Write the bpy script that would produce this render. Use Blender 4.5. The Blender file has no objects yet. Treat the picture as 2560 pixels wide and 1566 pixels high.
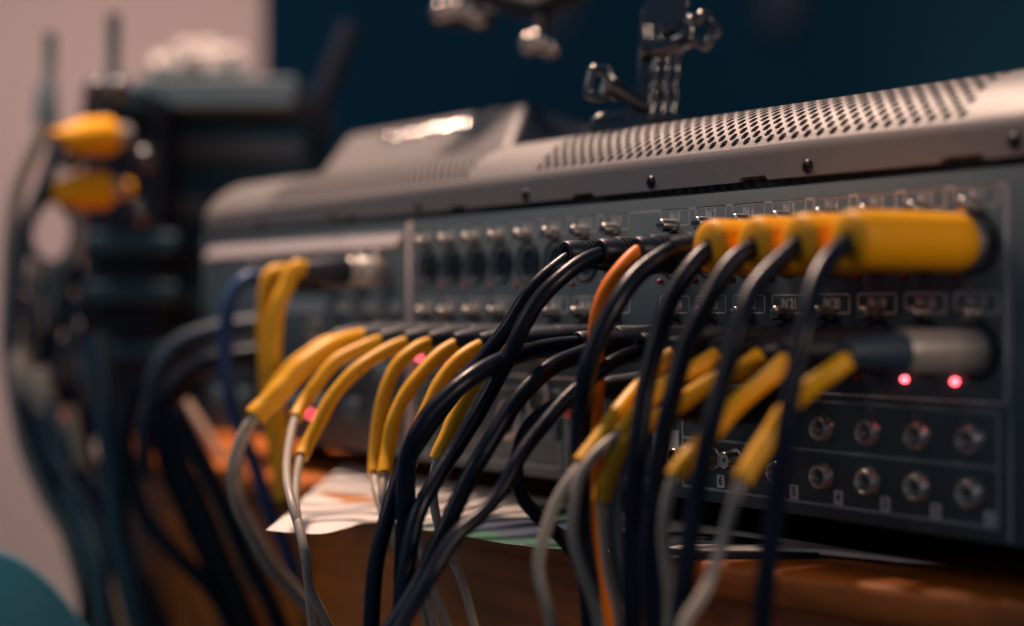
import bpy, math, random
from mathutils import Vector, Matrix
random.seed(7)
C = bpy.context.scene.collection
# ------------------------------------------------------------------ camera
F = 4400.0; AL = math.atan(2780 / F); S_, C_ = math.sin(AL), math.cos(AL)
Z8 = .9386; A8 = (1652 - 1280) / F
CX = Z8 * (C_ - A8 * S_); CY = -Z8 * (S_ + A8 * C_)
K = 2560 / 2464.0
cam_d = bpy.data.cameras.new('camera'); cam = bpy.data.objects.new('camera', cam_d); C.objects.link(cam)
cam.location = (CX, CY, 0)
fw = Vector((-C_, S_, 0)); rt = Vector((S_, C_, 0)); up = Vector((0, 0, 1))
cam.matrix_world = Matrix(((rt.x, up.x, -fw.x, CX), (rt.y, up.y, -fw.y, CY), (rt.z, up.z, -fw.z, 0), (0, 0, 0, 1)))
cam_d.sensor_width = 36; cam_d.lens = F / 2560 * 36
cam_d.shift_y = -7 / 2560
cam_d.clip_start = .02; cam_d.clip_end = 60
cam_d.dof.use_dof = True; cam_d.dof.focus_distance = .89; cam_d.dof.aperture_fstop = 2.6
bpy.context.scene.camera = cam
sc = bpy.context.scene
sc.view_settings.view_transform = 'Standard'; sc.view_settings.look = 'None'
sc.view_settings.exposure = 0; sc.view_settings.gamma = 1
sc.cycles.use_denoising = True
sc.cycles.max_bounces = 6
# ------------------------------------------------------------------ light
W = bpy.data.worlds.new('World'); sc.world = W; W.use_nodes = True
bg = W.node_tree.nodes['Background']; bg.inputs[0].default_value = (.23, .37, .58, 1); bg.inputs[1].default_value = .235
def area(name, loc, target, size, power, col, sy=None):
    d = bpy.data.lights.new(name, 'AREA'); d.size = size; d.energy = power; d.color = col
    if sy: d.shape = 'RECTANGLE'; d.size_y = sy
    o = bpy.data.objects.new(name, d); C.objects.link(o); o.location = loc
    o.rotation_euler = (Vector(target) - Vector(loc)).to_track_quat('-Z', 'Y').to_euler()
    return o
area('key_lamp', (-.80, -.07, 1.38), (-.05, 0, 0), .20, 42, (1, .70, .55))
area('front_fill', (-.5, -1.5, .9), (-.05, .0, -.1), .6, 3.4, (1, .84, .75))  # soft fill added from the front left to lift panel and cables
area('side_fill', (1.15, .06, .38), (0, -.08, 0), .14, 3.4, (1, .74, .58))  # warm fill added from the right for the near sides of the sleeves
wl = area('wall_fill', (-1.6, -.9, 1.2), (-2.3, .6, .25), .4, 3.0, (1, .70, .60)); wl.data.spread = math.radians(80)  # added light, narrowed to brighten only the left wall

# ------------------------------------------------------------------ pixel helpers (measured px -> metres)
def at(u, v, y=0.0):
    a = (u * K - 1280) / F; b = (776 - v * K) / F; Z = (y - CY) / (S_ + a * C_)
    return Vector((CX + Z * (-C_ + a * S_), y, Z * b))
def atx(u, v, x):
    a = (u * K - 1280) / F; b = (776 - v * K) / F; dx = x - CX
    dy = -dx * (S_ + a * C_) / (C_ - a * S_); Z = -C_ * dx + S_ * dy
    return Vector((x, CY + dy, Z * b))
def atd(u, v, Z):
    a = (u * K - 1280) / F; b = (776 - v * K) / F
    return Vector((CX + Z * (-C_ + a * S_), CY + Z * (S_ + a * C_), Z * b))
def atz(u, v, z):
    b = (776 - v * K) / F
    return atd(u, v, z / b)
# ------------------------------------------------------------------ materials
def mat(name, col, rough=.5, metal=0, noise=None, bump=0, bscale=400, coat=0, emit=None, spec=.5, var=.15, vscale=30):
    m = bpy.data.materials.new(name); m.use_nodes = True; nt = m.node_tree
    b = nt.nodes['Principled BSDF']
    b.inputs['Base Color'].default_value = (*col, 1); b.inputs['Roughness'].default_value = rough
    b.inputs['Metallic'].default_value = metal; b.inputs['Coat Weight'].default_value = coat
    b.inputs['Specular IOR Level'].default_value = spec
    if emit: b.inputs['Emission Color'].default_value = (*emit[0], 1); b.inputs['Emission Strength'].default_value = emit[1]
    tc = nt.nodes.new('ShaderNodeTexCoord')
    if var:
        n = nt.nodes.new('ShaderNodeTexNoise'); n.inputs['Scale'].default_value = vscale; n.inputs['Detail'].default_value = 5
        nt.links.new(tc.outputs['Object'], n.inputs['Vector'])
        mx = nt.nodes.new('ShaderNodeMix'); mx.data_type = 'RGBA'
        mx.inputs[6].default_value = (*[c * (1 - var) for c in col], 1); mx.inputs[7].default_value = (*[min(1, c * (1 + var)) for c in col], 1)
        nt.links.new(n.outputs['Fac'], mx.inputs[0]); nt.links.new(mx.outputs[2], b.inputs['Base Color'])
        mr = nt.nodes.new('ShaderNodeMapRange'); mr.inputs[3].default_value = max(.02, rough - .08); mr.inputs[4].default_value = min(1, rough + .1)
        nt.links.new(n.outputs['Fac'], mr.inputs[0]); nt.links.new(mr.outputs[0], b.inputs['Roughness'])
    if bump:
        n2 = nt.nodes.new('ShaderNodeTexNoise'); n2.inputs['Scale'].default_value = bscale; n2.inputs['Detail'].default_value = 3
        nt.links.new(tc.outputs['Object'], n2.inputs['Vector'])
        bp = nt.nodes.new('ShaderNodeBump'); bp.inputs['Strength'].default_value = bump; bp.inputs['Distance'].default_value = .0006
        nt.links.new(n2.outputs['Fac'], bp.inputs['Height']); nt.links.new(bp.outputs[0], b.inputs['Normal'])
    return m
M = dict(
    cover=mat('powder_coat', (.222, .204, .198), .46, .15, bump=.35, bscale=1500, var=.06, vscale=8),
    panel=mat('panel_grey', (.058, .090, .108), .5, .1, bump=.2, bscale=1800, var=.10, vscale=12),
    print_=mat('silk_print', (.95, .84, .76), .55, var=.1, vscale=200),
    print_lo=mat('silk_print_dull', (.30, .34, .35), .5, var=.1, vscale=200),
    white=mat('white_print', (.6, .6, .62), .5, var=.05),
    tape=mat('label_tape', (.55, .46, .44), .5, var=.10, vscale=60),
    black=mat('black_plastic', (.007, .012, .024), .42, spec=.35, var=.2, vscale=80),
    gloss=mat('gloss_black', (.010, .012, .018), .14, var=.2, vscale=60, coat=1, spec=1),
    cable=mat('black_rubber', (.004, .008, .019), .30, spec=.24, bump=.25, bscale=260, var=.35, vscale=35),
    rubber=mat('boot_rubber', (.010, .016, .028), .45, spec=.4, bump=.2, bscale=700, var=.3, vscale=50),
    yellow=mat('yellow_sleeve', (.86, .41, .006), .42, bump=.25, bscale=160, var=.12, vscale=25, spec=.35),
    amber=mat('amber_sleeve', (.94, .40, .002), .5, var=.10, vscale=18, spec=.3),
    orange=mat('orange_jacket', (.85, .19, .004), .42, spec=.25, bump=.2, bscale=160, var=.12, vscale=25),
    grey=mat('grey_jacket', (.38, .325, .26), .45, bump=.3, bscale=220, var=.22, vscale=40),
    blue=mat('blue_jacket', (.012, .06, .19), .4, var=.2, vscale=40),
    navy=mat('navy_jacket', (.02, .045, .07), .5, var=.3, vscale=30),
    metal=mat('nickel', (.55, .50, .46), .25, 1, var=.08, vscale=60),
    dull=mat('satin_metal', (.46, .42, .38), .36, .45, var=.08, vscale=40),
    chrome=mat('chrome', (.85, .8, .75), .06, 1, var=0),
    darkchrome=mat('smoked_chrome', (.40, .36, .33), .10, 1, var=0),
    disc=mat('grey_disc', (.22, .20, .20), .7, var=.1),
    screw=mat('black_screw', (.02, .02, .025), .3, .6, var=.1),
    redoff=mat('unlit_red_lens', (.30, .012, .012), .25, var=0),
    redrub=mat('red_plastic', (.45, .012, .018), .4, var=.1),
    redon=mat('lit_red_lens', (.8, .05, .05), .3, emit=((1, .10, .13), 7), var=0),
    rcawhite=mat('rca_white', (.6, .6, .6), .4, var=.05),
    inside=mat('dark_inside', (.004, .006, .010), .8, var=0),
    wall=mat('plaster', (.62, .50, .46), .9, bump=.1, bscale=40, var=.03, vscale=2),
    drape=mat('dark_backdrop', (.02, .125, .165), .9, var=.12, vscale=1.2),
    rack=mat('rack_metal', (.010, .060, .090), .6, var=.25, vscale=8),
    rack2=mat('rack_lid', (.09, .14, .17), .6, var=.2, vscale=8),
    shiny=mat('pale_film', (.60, .53, .50), .35, var=.15, vscale=14),
    teal=mat('teal_fabric', (.018, .14, .19), .9, bump=.5, bscale=300, var=.15, vscale=6),
    beige=mat('beige_plastic', (.60, .42, .30), .5, var=.1, vscale=20),
)
def smudge(m, scale, thr, dark):
    nt = m.node_tree; b = nt.nodes['Principled BSDF']; src = b.inputs['Base Color'].links[0].from_socket
    tc = nt.nodes['Texture Coordinate']; n = nt.nodes.new('ShaderNodeTexNoise'); n.inputs['Scale'].default_value = scale; n.inputs['Detail'].default_value = 6; n.inputs['Roughness'].default_value = .7
    nt.links.new(tc.outputs['Object'], n.inputs['Vector'])
    mr = nt.nodes.new('ShaderNodeMapRange'); mr.inputs[1].default_value = thr; mr.inputs[2].default_value = thr + .06; nt.links.new(n.outputs['Fac'], mr.inputs[0])
    mx = nt.nodes.new('ShaderNodeMix'); mx.data_type = 'RGBA'; mx.inputs[7].default_value = (*dark, 1)
    nt.links.new(mr.outputs[0], mx.inputs[0]); nt.links.new(src, mx.inputs[6]); nt.links.new(mx.outputs[2], b.inputs['Base Color'])
smudge(M['yellow'], 75, .655, (.10, .05, .01)); smudge(M['grey'], 110, .62, (.10, .09, .08)); smudge(M['cover'], 60, .67, (.10, .09, .09)); smudge(M['panel'], 45, .69, (.16, .17, .18))
def wood(name, base, dark):
    m = mat(name, base, .50, var=0); nt = m.node_tree; b = nt.nodes['Principled BSDF']
    tc = nt.nodes['Texture Coordinate'] if 'Texture Coordinate' in nt.nodes else nt.nodes.new('ShaderNodeTexCoord')
    mp = nt.nodes.new('ShaderNodeMapping'); mp.inputs['Scale'].default_value = (3, 40, 60)
    n = nt.nodes.new('ShaderNodeTexNoise'); n.inputs['Scale'].default_value = 2.2; n.inputs['Detail'].default_value = 8; n.inputs['Distortion'].default_value = .6
    cr = nt.nodes.new('ShaderNodeValToRGB'); cr.color_ramp.elements[0].color = (*dark, 1); cr.color_ramp.elements[1].color = (*base, 1)
    cr.color_ramp.elements[0].position = .3; cr.color_ramp.elements[1].position = .65
    nt.links.new(tc.outputs['Object'], mp.inputs[0]); nt.links.new(mp.outputs[0], n.inputs['Vector'])
    nt.links.new(n.outputs['Fac'], cr.inputs[0]); nt.links.new(cr.outputs[0], b.inputs['Base Color'])
    return m
M['wood'] = wood('cherry_wood', (.60, .16, .014), (.36, .09, .010))
# ------------------------------------------------------------------ mesh helpers
class MB:
    def __init__(s): s.v = []; s.f = []; s.fl = []
    def add(s, vs, fs, smooth=False):
        o = len(s.v); s.v += [Vector(p) for p in vs]
        s.f += [tuple(i + o for i in f) for f in fs]; s.fl += [smooth] * len(fs); return s
    def box(s, a, b, bev=0):
        a = Vector(a); b = Vector(b)
        lo = Vector([min(a[i], b[i]) for i in range(3)]); hi = Vector([max(a[i], b[i]) for i in range(3)])
        if bev <= 0:
            vs = [(x, y, z) for x in (lo.x, hi.x) for y in (lo.y, hi.y) for z in (lo.z, hi.z)]
            return s.add(vs, [(0, 1, 3, 2), (4, 6, 7, 5), (0, 4, 5, 1), (2, 3, 7, 6), (0, 2, 6, 4), (1, 5, 7, 3)])
        vs = []; idx = {}
        for sx in (0, 1):
            for sy in (0, 1):
                for sz in (0, 1):
                    for ax in range(3):
                        p = [(lo, hi)[sx].x, (lo, hi)[sy].y, (lo, hi)[sz].z]
                        for k in range(3):
                            if k != ax: p[k] += bev * (1 if (sx, sy, sz)[k] == 0 else -1)
                        idx[(sx, sy, sz, ax)] = len(vs); vs.append(p)
        fs = []
        for ax in range(3):
            o = [k for k in range(3) if k != ax]
            for sd in (0, 1):
                q = []
                for (i, j) in ((0, 0), (1, 0), (1, 1), (0, 1)):
                    t = [0, 0, 0]; t[ax] = sd; t[o[0]] = i; t[o[1]] = j; q.append(idx[(*t, ax)])
                fs.append(q)
            for (i, j) in ((0, 0), (1, 0), (1, 1), (0, 1)):
                t0 = [0, 0, 0]; t1 = [0, 0, 0]; t0[ax] = 0; t1[ax] = 1
                for t in (t0, t1): t[o[0]] = i; t[o[1]] = j
                fs.append([idx[(*t0, o[0])], idx[(*t0, o[1])], idx[(*t1, o[1])], idx[(*t1, o[0])]])
        for sx in (0, 1):
            for sy in (0, 1):
                for sz in (0, 1): fs.append([idx[(sx, sy, sz, a_)] for a_ in range(3)])
        return s.add(vs, fs)
    def tube(s, pts, rad, n=14, flat=1.0, cap=True):
        pts = [Vector(p) for p in pts]; N = len(pts)
        if not hasattr(rad, '__len__'): rad = [rad] * N
        T = [(pts[min(i + 1, N - 1)] - pts[max(i - 1, 0)]).normalized() for i in range(N)]
        a = T[0].orthogonal().normalized(); vs = []; fs = []
        if flat != 1: a = (Vector((0, 0, 1)) - T[0] * T[0].z).normalized()
        for i in range(N):
            a = (a - T[i] * a.dot(T[i])).normalized(); b = T[i].cross(a)
            for k in range(n):
                t = 2 * math.pi * k / n
                vs.append(pts[i] + rad[i] * (math.cos(t) * a * flat + math.sin(t) * b))
        for i in range(N - 1):
            for k in range(n):
                k2 = (k + 1) % n; fs.append((i * n + k, i * n + k2, (i + 1) * n + k2, (i + 1) * n + k))
        s.add(vs, fs, True)
        if cap:
            o = len(s.v) - N * n
            s.f.append(tuple(o + k for k in reversed(range(n)))); s.fl.append(False)
            s.f.append(tuple(o + (N - 1) * n + k for k in range(n))); s.fl.append(False)
        return s
    def lathe(s, prof, org, axis, n=24, smooth=True):
        # prof: (distance along axis, radius)
        org = Vector(org); ax = Vector(axis).normalized(); a = ax.orthogonal().normalized(); b = ax.cross(a)
        vs = []; fs = []
        for d, r in prof:
            for k in range(n):
                t = 2 * math.pi * k / n; vs.append(org + ax * d + max(r, 1e-6) * (math.cos(t) * a + math.sin(t) * b))
        for i in range(len(prof) - 1):
            for k in range(n):
                k2 = (k + 1) % n; fs.append((i * n + k, i * n + k2, (i + 1) * n + k2, (i + 1) * n + k))
        return s.add(vs, fs, smooth)
    def prism(s, outline, off):
        # outline: list of 3D points (planar), off: extrusion vector
        n = len(outline); off = Vector(off); o = [Vector(p) for p in outline]
        return s.add(o + [p + off for p in o], [tuple(reversed(range(n))), tuple(range(n, 2 * n))] + [(i, (i + 1) % n, (i + 1) % n + n, i + n) for i in range(n)])
    def build(s, name, m, parent=None, mats=None, bevel=0, sharp=None):
        me = bpy.data.meshes.new(name)
        off = Vector((0, 0, 0))
        if parent is not None:
            p = parent
            while p is not None: off = off + Vector(p.location); p = p.parent
        me.from_pydata([tuple(p - off) for p in s.v], [], s.f)
        me.polygons.foreach_set('use_smooth', s.fl); me.materials.append(m); me.validate(); me.update()
        o = bpy.data.objects.new(name, me); C.objects.link(o)
        if parent is not None: o.parent = parent
        import bmesh
        bm = bmesh.new(); bm.from_mesh(me); bmesh.ops.recalc_face_normals(bm, faces=bm.faces); bm.to_mesh(me); bm.free()
        for e in me.edges: pass
        try: me.set_sharp_from_angle(angle=math.radians(50))
        except Exception: pass
        if bevel:
            b = o.modifiers.new('b', 'BEVEL'); b.width = bevel; b.segments = 3; b.limit_method = 'ANGLE'
        return o
def thing(name, label, cat, loc=(0, 0, 0), group=None):
    o = bpy.data.objects.new(name, None); C.objects.link(o); o.location = loc; o.empty_display_size = .02
    return tag(o, label, cat, group)
def tag(o, label, cat, group=None):
    o['label'] = label; o['category'] = cat
    if group: o['group'] = group
    return o
def struct(o): o['kind'] = 'structure'; return o
def spline(pts, step=8):
    pts = [Vector(p) for p in pts]; P = [2 * pts[0] - pts[1]] + pts + [2 * pts[-1] - pts[-2]]; out = []
    for i in range(1, len(P) - 2):
        p0, p1, p2, p3 = P[i - 1:i + 3]
        t0 = 0; t1 = (p1 - p0).length ** .5; t2 = t1 + max((p2 - p1).length, 1e-6) ** .5; t3 = t2 + max((p3 - p2).length, 1e-6) ** .5
        for k in range(step):
            t = t1 + (t2 - t1) * k / step
            A1 = (t1 - t) / (t1 - t0) * p0 + (t - t0) / (t1 - t0) * p1; A2 = (t2 - t) / (t2 - t1) * p1 + (t - t1) / (t2 - t1) * p2
            A3 = (t3 - t) / (t3 - t2) * p2 + (t - t2) / (t3 - t2) * p3
            B1 = (t2 - t) / (t2 - t0) * A1 + (t - t0) / (t2 - t0) * A2; B2 = (t3 - t) / (t3 - t1) * A2 + (t - t1) / (t3 - t1) * A3
            out.append((t2 - t) / (t2 - t1) * B1 + (t - t1) / (t2 - t1) * B2)
    return out + [pts[-1]]
_tx = {}
def text_mb(mb, txt, cx, cz, h, y=-.0006, sx=.82, thick=.0002):
    key = txt
    if key not in _tx:
        cu = bpy.data.curves.new('t', 'FONT'); cu.body = txt; cu.size = 1; cu.align_x = 'CENTER'; cu.align_y = 'CENTER'; cu.resolution_u = 3; cu.extrude = .02; cu.offset = .022
        ob = bpy.data.objects.new('t', cu); C.objects.link(ob); dg = bpy.context.evaluated_depsgraph_get(); dg.update()
        me = ob.evaluated_get(dg).to_mesh(); _tx[key] = ([v.co.copy() for v in me.vertices], [tuple(p.vertices) for p in me.polygons])
        ob.evaluated_get(dg).to_mesh_clear(); bpy.data.objects.remove(ob); bpy.data.curves.remove(cu)
    vs, fs = _tx[key]; k = h / .70
    mb.add([(cx + v.x * k * sx, y - v.z * k * .3, cz + v.y * k) for v in vs], fs)
def rrect(x0, x1, z0, z1, r, n=5):
    out = []
    for cx, cz, a0 in ((x1 - r, z1 - r, 0), (x0 + r, z1 - r, 90), (x0 + r, z0 + r, 180), (x1 - r, z0 + r, 270)):
        for k in range(n + 1):
            t = math.radians(a0 + 90 * k / n); out.append((cx + r * math.cos(t), cz + r * math.sin(t)))
    return out
def frame_mb(mb, x0, x1, z0, z1, r, w, y0, y1):
    o = rrect(x0, x1, z0, z1, r); i = rrect(x0 + w, x1 - w, z0 + w, z1 - w, max(r - w, .0002)); n = len(o)
    vs = [(x, y0, z) for x, z in o] + [(x, y0, z) for x, z in i] + [(x, y1, z) for x, z in o] + [(x, y1, z) for x, z in i]
    fs = []
    for k in range(n):
        j = (k + 1) % n
        fs += [(2 * n + k, 2 * n + j, 3 * n + j, 3 * n + k), (k, j, 2 * n + j, 2 * n + k), (n + k, n + j, 3 * n + j, 3 * n + k)]
    mb.add(vs, fs)
# ================================================================== SETTING
b = MB().box((-6.5, 2.6, -1.5), (3.5, 2.72, 3)); drape = struct(b.build('back_wall', M['drape']))
# lit wall on the left, ends in a vertical edge
e0 = atd(632, 700, 2.95); e1 = atd(-700, 700, 3.3)
b = MB(); b.prism([(e0.x, e0.y, -1.5), (e1.x, e1.y, -1.5), (e1.x, e1.y, 3), (e0.x, e0.y, 3)], fw * .05 - rt * .02); struct(b.build('side_wall', M['wall']))
b = MB().box((-6.5, -2.5, -1.0), (3.5, 2.6, -.97)); struct(b.build('floor', mat('floor_boards', (.05, .035, .03), .6)))
# ================================================================== DESK
desk = thing('desk', 'reddish brown wooden desk with a curved front edge under the mixing console', 'desk', (0, .1, -.12))
edge = [(-.86, .16), (-.855, .03), (-.82, -.022), (-.75, -.035), (-.6, -.035), (-.3, -.04), (-.1, -.052), (.03, -.048), (.079, -.042), (.16, -.028), (.252, -.005), (.34, .03), (.45, .08)]
es = spline([(x, y, 0) for x, y in edge], 5)
zt, zb = -.12, -.1375
b = MB(); n = len(es)
prof = [(.0, zt), (-.0, zt)]
rows = [(.0040, zt), (.0012, zt - .0010), (0, zt - .004), (0, zb + .003), (.001, zb + .001), (.004, zb)]
vs = []; fs = []
for (dy, z) in [(1.1, zt)] + rows + [(1.1, zb)]:
    for p in es: vs.append((p.x + (dy if p.x < -.84 and dy < 1 else 0), (p.y + dy) if dy < 1 else .75, z))
R = len(rows) + 2
for i in range(R - 1):
    for k in range(n - 1): fs.append((i * n + k, i * n + k + 1, (i + 1) * n + k + 1, (i + 1) * n + k))
b.add(vs, fs, True); b.build('tabletop', M['wood'], desk)
b = MB(); vs = []
for z in (zb + .001, -.75):
    for p in es: vs.append((p.x, p.y + .018, z))
b.add(vs, [(k, k + 1, n + k + 1, n + k) for k in range(n - 1)], True); b.build('front_panel', M['wood'], desk)
# ================================================================== MIXING CONSOLE
con = thing('mixing_console', 'grey digital mixing console seen from the back, crowded with cable sockets', 'mixing console', (-.15, .2, -.098))
XL, XR, ZB, ZT = -.618, .34, -.0985, .0605
b = MB().box((XL, 0, ZB), (XR, .02, ZT), .0006); b.build('rear_panel', M['panel'], con)
b = MB().box((XL, .021, ZB + .002), (XR, .34, .05)); b.build('chassis', M['panel'], con)
b = MB().box((XL + .002, .004, ZT + .0004), (XR, .02, .0655)); b.build('seam_recess', M['inside'], con)
# cover: front skirt with slots + curved perforated shoulder
skz0, skz1 = .0640, .0765
b = MB()
slots = [(-.07, .022), (.0782, .022), (.216, .026), (-.21, .02), (-.36, .02)]
o = []
xs = [(XL, skz0)]
for cx, w in sorted(slots):
    xs += [(cx - w / 2, skz0), (cx - w / 2 + .002, skz0 + .0022), (cx + w / 2 - .002, skz0 + .0022), (cx + w / 2, skz0)]
xs += [(XR, skz0)]
vs = [(x, -.0022, z) for x, z in xs] + [(x, -.0022, skz1) for x, z in xs] + [(x, .0002, z) for x, z in xs]
m_ = len(xs)
b.add(vs, [(k, k + 1, m_ + k + 1, m_ + k) for k in range(m_ - 1)] + [(k, 2 * m_ + k, 2 * m_ + k + 1, k + 1) for k in range(m_ - 1)], False)
prof = [(-.0022, .0765), (-.0020, .0790), (-.0010, .0815), (.0018, .0855), (.0060, .0905), (.0115, .0955), (.0180, .0998), (.0255, .1032), (.0335, .1055), (.0430, .1067), (.060, .1072), (.09, .1078), (.34, .108)]
ps = spline([(0, y, z) for y, z in prof], 6)
L = [0]
for i in range(1, len(ps)): L.append(L[-1] + (ps[i] - ps[i - 1]).length)
def P(x, t):
    for i in range(1, len(L)):
        if L[i] >= t or i == len(L) - 1:
            k = (t - L[i - 1]) / (L[i] - L[i - 1]); p = ps[i - 1].lerp(ps[i], k)
            q = (ps[i] - ps[i - 1]).normalized(); return Vector((x, p.y, p.z)), Vector((0, q.z, -q.y))
def strip(x0, x1, t0, t1, nt_):
    vs = []; 
    for k in range(nt_ + 1):
        t = t0 + (t1 - t0) * k / nt_
        for x in (x0, x1): vs.append(P(x, t)[0])
    b.add(vs, [(2 * k, 2 * k + 1, 2 * k + 3, 2 * k + 2) for k in range(nt_)], True)
pp = .0090; r0 = .0042; T0 = .0048; NR = 13
xbl = -.124 ; nxr = int(round((.219 - xbl) / pp)); xbr = xbl + nxr * pp
xal = -.5065; nxl = int(round((-.205 - xal) / pp)); xar = xal + nxl * pp
T1 = T0 + r0 * (NR + 1)
for x0, x1 in ((XL, xal), (xar, xbl), (xbr, XR)): strip(x0, x1, 0, T1, 30)
for x0, x1 in ((xal, xar), (xbl, xbr)):
    strip(x0, x1, 0, T0, 3)
strip(XL, XR, T1, L[-1] - .001, 12)
def perf(x0, nx):
    HR = .0025
    for j in range(NR):
        t = T0 + r0 * (j + 1); off = 0 if j % 2 == 0 else pp / 2
        cnt = nx if j % 2 == 0 else nx - 1
        for i in range(cnt):
            cx = x0 + pp / 2 + i * pp + off
            cor = [(cx + pp / 2, t), (cx, t + r0), (cx - pp / 2, t), (cx, t - r0)]
            V = [P(*c)[0] for c in cor]; H = []; D = []
            for k in range(12):
                a = math.radians(30 * k); p, nrm = P(cx + HR * math.cos(a), t + HR * math.sin(a)); H.append(p); D.append(p + nrm * .0012)
            o = len(b.v); b.add(V + H + D, [], True)
            for q in range(4):
                b.f.append((o + q, o + (q + 1) % 4, o + 4 + (3 * q + 3) % 12, o + 4 + 3 * q + 2, o + 4 + 3 * q + 1, o + 4 + 3 * q)); b.fl.append(True)
            for k in range(12):
                b.f.append((o + 4 + k, o + 4 + (k + 1) % 12, o + 16 + (k + 1) % 12, o + 16 + k)); b.fl.append(False)
    # filler triangles along the edges of the lattice
    for i in range(nx):
        for tt, s_ in ((T0, 1), (T0 + r0 * (NR + 1), -1)):
            xm = x0 + i * pp
            b.add([P(xm, tt)[0], P(xm + pp / 2, tt)[0], P(xm, tt + s_ * r0)[0]], [(0, 1, 2)], True)
            b.add([P(xm + pp / 2, tt)[0], P(xm + pp, tt)[0], P(xm + pp, tt + s_ * r0)[0]], [(0, 1, 2)], True)
    for j in range(1, NR, 2):
        t = T0 + r0 * (j + 1)
        for xe, s_ in ((x0, 1), (x0 + nx * pp, -1)):
            b.add([P(xe, t - r0)[0], P(xe + s_ * pp / 2, t)[0], P(xe, t + r0)[0]], [(0, 1, 2)], True)
perf(xbl, nxr); perf(xal, nxl)
b.build('top_cover', M['cover'], con)
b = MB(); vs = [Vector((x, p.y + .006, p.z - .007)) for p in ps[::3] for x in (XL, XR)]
b.add(vs, [(2 * k, 2 * k + 1, 2 * k + 3, 2 * k + 2) for k in range(len(vs) // 2 - 1)]); b.build('dark_hole_backing', M['inside'], con)  # near-black sheet added so the vent holes look dark inside
# rounded end cheek at the left end
ol = [(0, p.y, p.z) for p in ps[::2]] + [(0, .34, .064), (0, -.0022, .064)]
b = MB().prism([(XL - .006, y, z) for _, y, z in ol], (.0075, 0, 0)); b.build('end_cheek', M['cover'], con, bevel=.0012)
b = MB().box((XL - .008, -.003, ZB), (XL - .0005, .33, .063), .002); b.build('side_cheek', M['panel'], con)
b = MB().prism([(XR - .0015, y, z) for _, y, z in ol], (.0075, 0, 0)); b.build('end_cheek', M['cover'], con, bevel=.0012)
b = MB().box((XR + .0005, -.003, ZB), (XR + .008, .33, .063), .002); b.build('side_cheek', M['panel'], con)
for x, z in ((-.0055, .0684), (.1186, .0683), (-.1296, .0685), (.2452, .0700), (-.2600, .0685), (-.385, .0685), (-.51, .0685)):
    s = MB().lathe([(-.001, .0036), (0, .0036), (.0009, .0034), (.0016, .0024), (.0018, .0014), (.0010, .0012), (.0008, 0)], (x, -.0022, z), (0, -1, 0), 20)
    s.build('screw', M['screw'], con)
# printed frames
b = MB(); frame_mb(b, -.266, .2392, -.0397, .0535, .003, .0009, .0005, -.0003); b.build('input_frame', M['print_'], con)
b = MB(); frame_mb(b, -.0008 + .0195, .2355, -.0925, -.0425, .002, .0014, .0005, -.0005)
b.box((.020, -.0005, -.0672), (.234, .0005, -.0658)); b.build('output_frame', M['print_lo'], con)
b = MB().box((.2405, -.0007, -.097), (.2425, .0005, .0535)); b.build('panel_rib', M['print_lo'], con)
b = MB().box((-.2745, -.0035, -.095), (-.2685, .0005, .058), .0012); b.build('divider_rib', M['tape'], con)
b = MB()
frame_mb(b, -.262, -.095, -.0925, -.046, .003, .0016, .0005, -.0006); frame_mb(b, -.090, .010, -.0925, -.046, .003, .0016, .0005, -.0006)
b.box((-.052, -.0006, -.091), (-.0505, .0004, -.048)); b.box((-.18, -.0006, -.091), (-.1785, .0004, -.048)); b.build('module_frame', M['print_lo'], con)
# bright label strips of the left module
b = MB(); b.prism([(-.612, 0, .0535), (-.612, -.0070, .0445), (-.612, -.0070, .0425), (-.612, 0, .0415)], (.329, 0, 0)); b.build('label_strip', M['tape'], con)
b = MB().prism([(-.500, 0, .008), (-.5, -.004, .001), (-.5, -.004, -.001), (-.5, 0, -.002)], (.217, 0, 0)); b.build('label_strip', M['print_lo'], con)
b = MB()
for i in range(20): b.prism([(-.604 + i * .016, -.0015, .0518), (-.604 + i * .016, -.0060, .0460), (-.604 + i * .016, -.0058, .0458), (-.604 + i * .016, -.0013, .0514)], (.006, 0, 0))
b.build('strip_lettering', M['print_lo'], con)
# --- XLR sockets (one built, the rest copied)
def socket_x(c): return .0128 + (8 - c) * .030 if c <= 8 else -.0400 - (c - 9) * .030
def make_socket():
    r = MB()
    r.lathe([(0, .0130), (.0012, .0130), (.0016, .0124), (.0016, .0112), (.0004, .0110), (-.004, .0108)], (0, 0, 0), (0, -1, 0), 32)
    so = r.build('xlr_socket', M['black'], con)
    i = MB().lathe([(.0002, .0088), (.0002, 0)], (0, 0, 0), (0, -1, 0), 24)
    i.lathe([(.0002, .0088), (-.003, .0088)], (0, 0, 0), (0, -1, 0), 24)
    for a in (90, 210, 330):
        i.lathe([(.0002, .0018), (.0006, .0018), (.0006, .0011), (-.001, .0011)], (.0048 * math.cos(math.radians(a)), 0, .0048 * math.sin(math.radians(a))), (0, -1, 0), 10)
    io = i.build('contact_insert', M['rubber'], so)
    h = MB()
    h.lathe([(-.001, .0034), (.0093, .0034), (.0101, .0031), (.0103, .0026), (.0103, 0)], (0, 0, .0160), (0, -1, 0), 28)
    h.box((-.0032, -.0045, .0125), (.0032, -.0005, .0165), .0006)
    ho = h.build('push_tab', M['metal'], so)
    t = MB(); text_mb(t, 'PUSH', 0, .0158, .0021, y=-.0105, sx=.9); to = t.build('push_lettering', M['inside'], ho)
    return so
proto = make_socket()
def copy_tree(o, parent=None):
    c = o.copy(); C.objects.link(c); c.parent = parent
    for ch in [q for q in o.children]: copy_tree(ch, c)
    return c
ZU, ZL = .0285, -.0174
first = True
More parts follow.
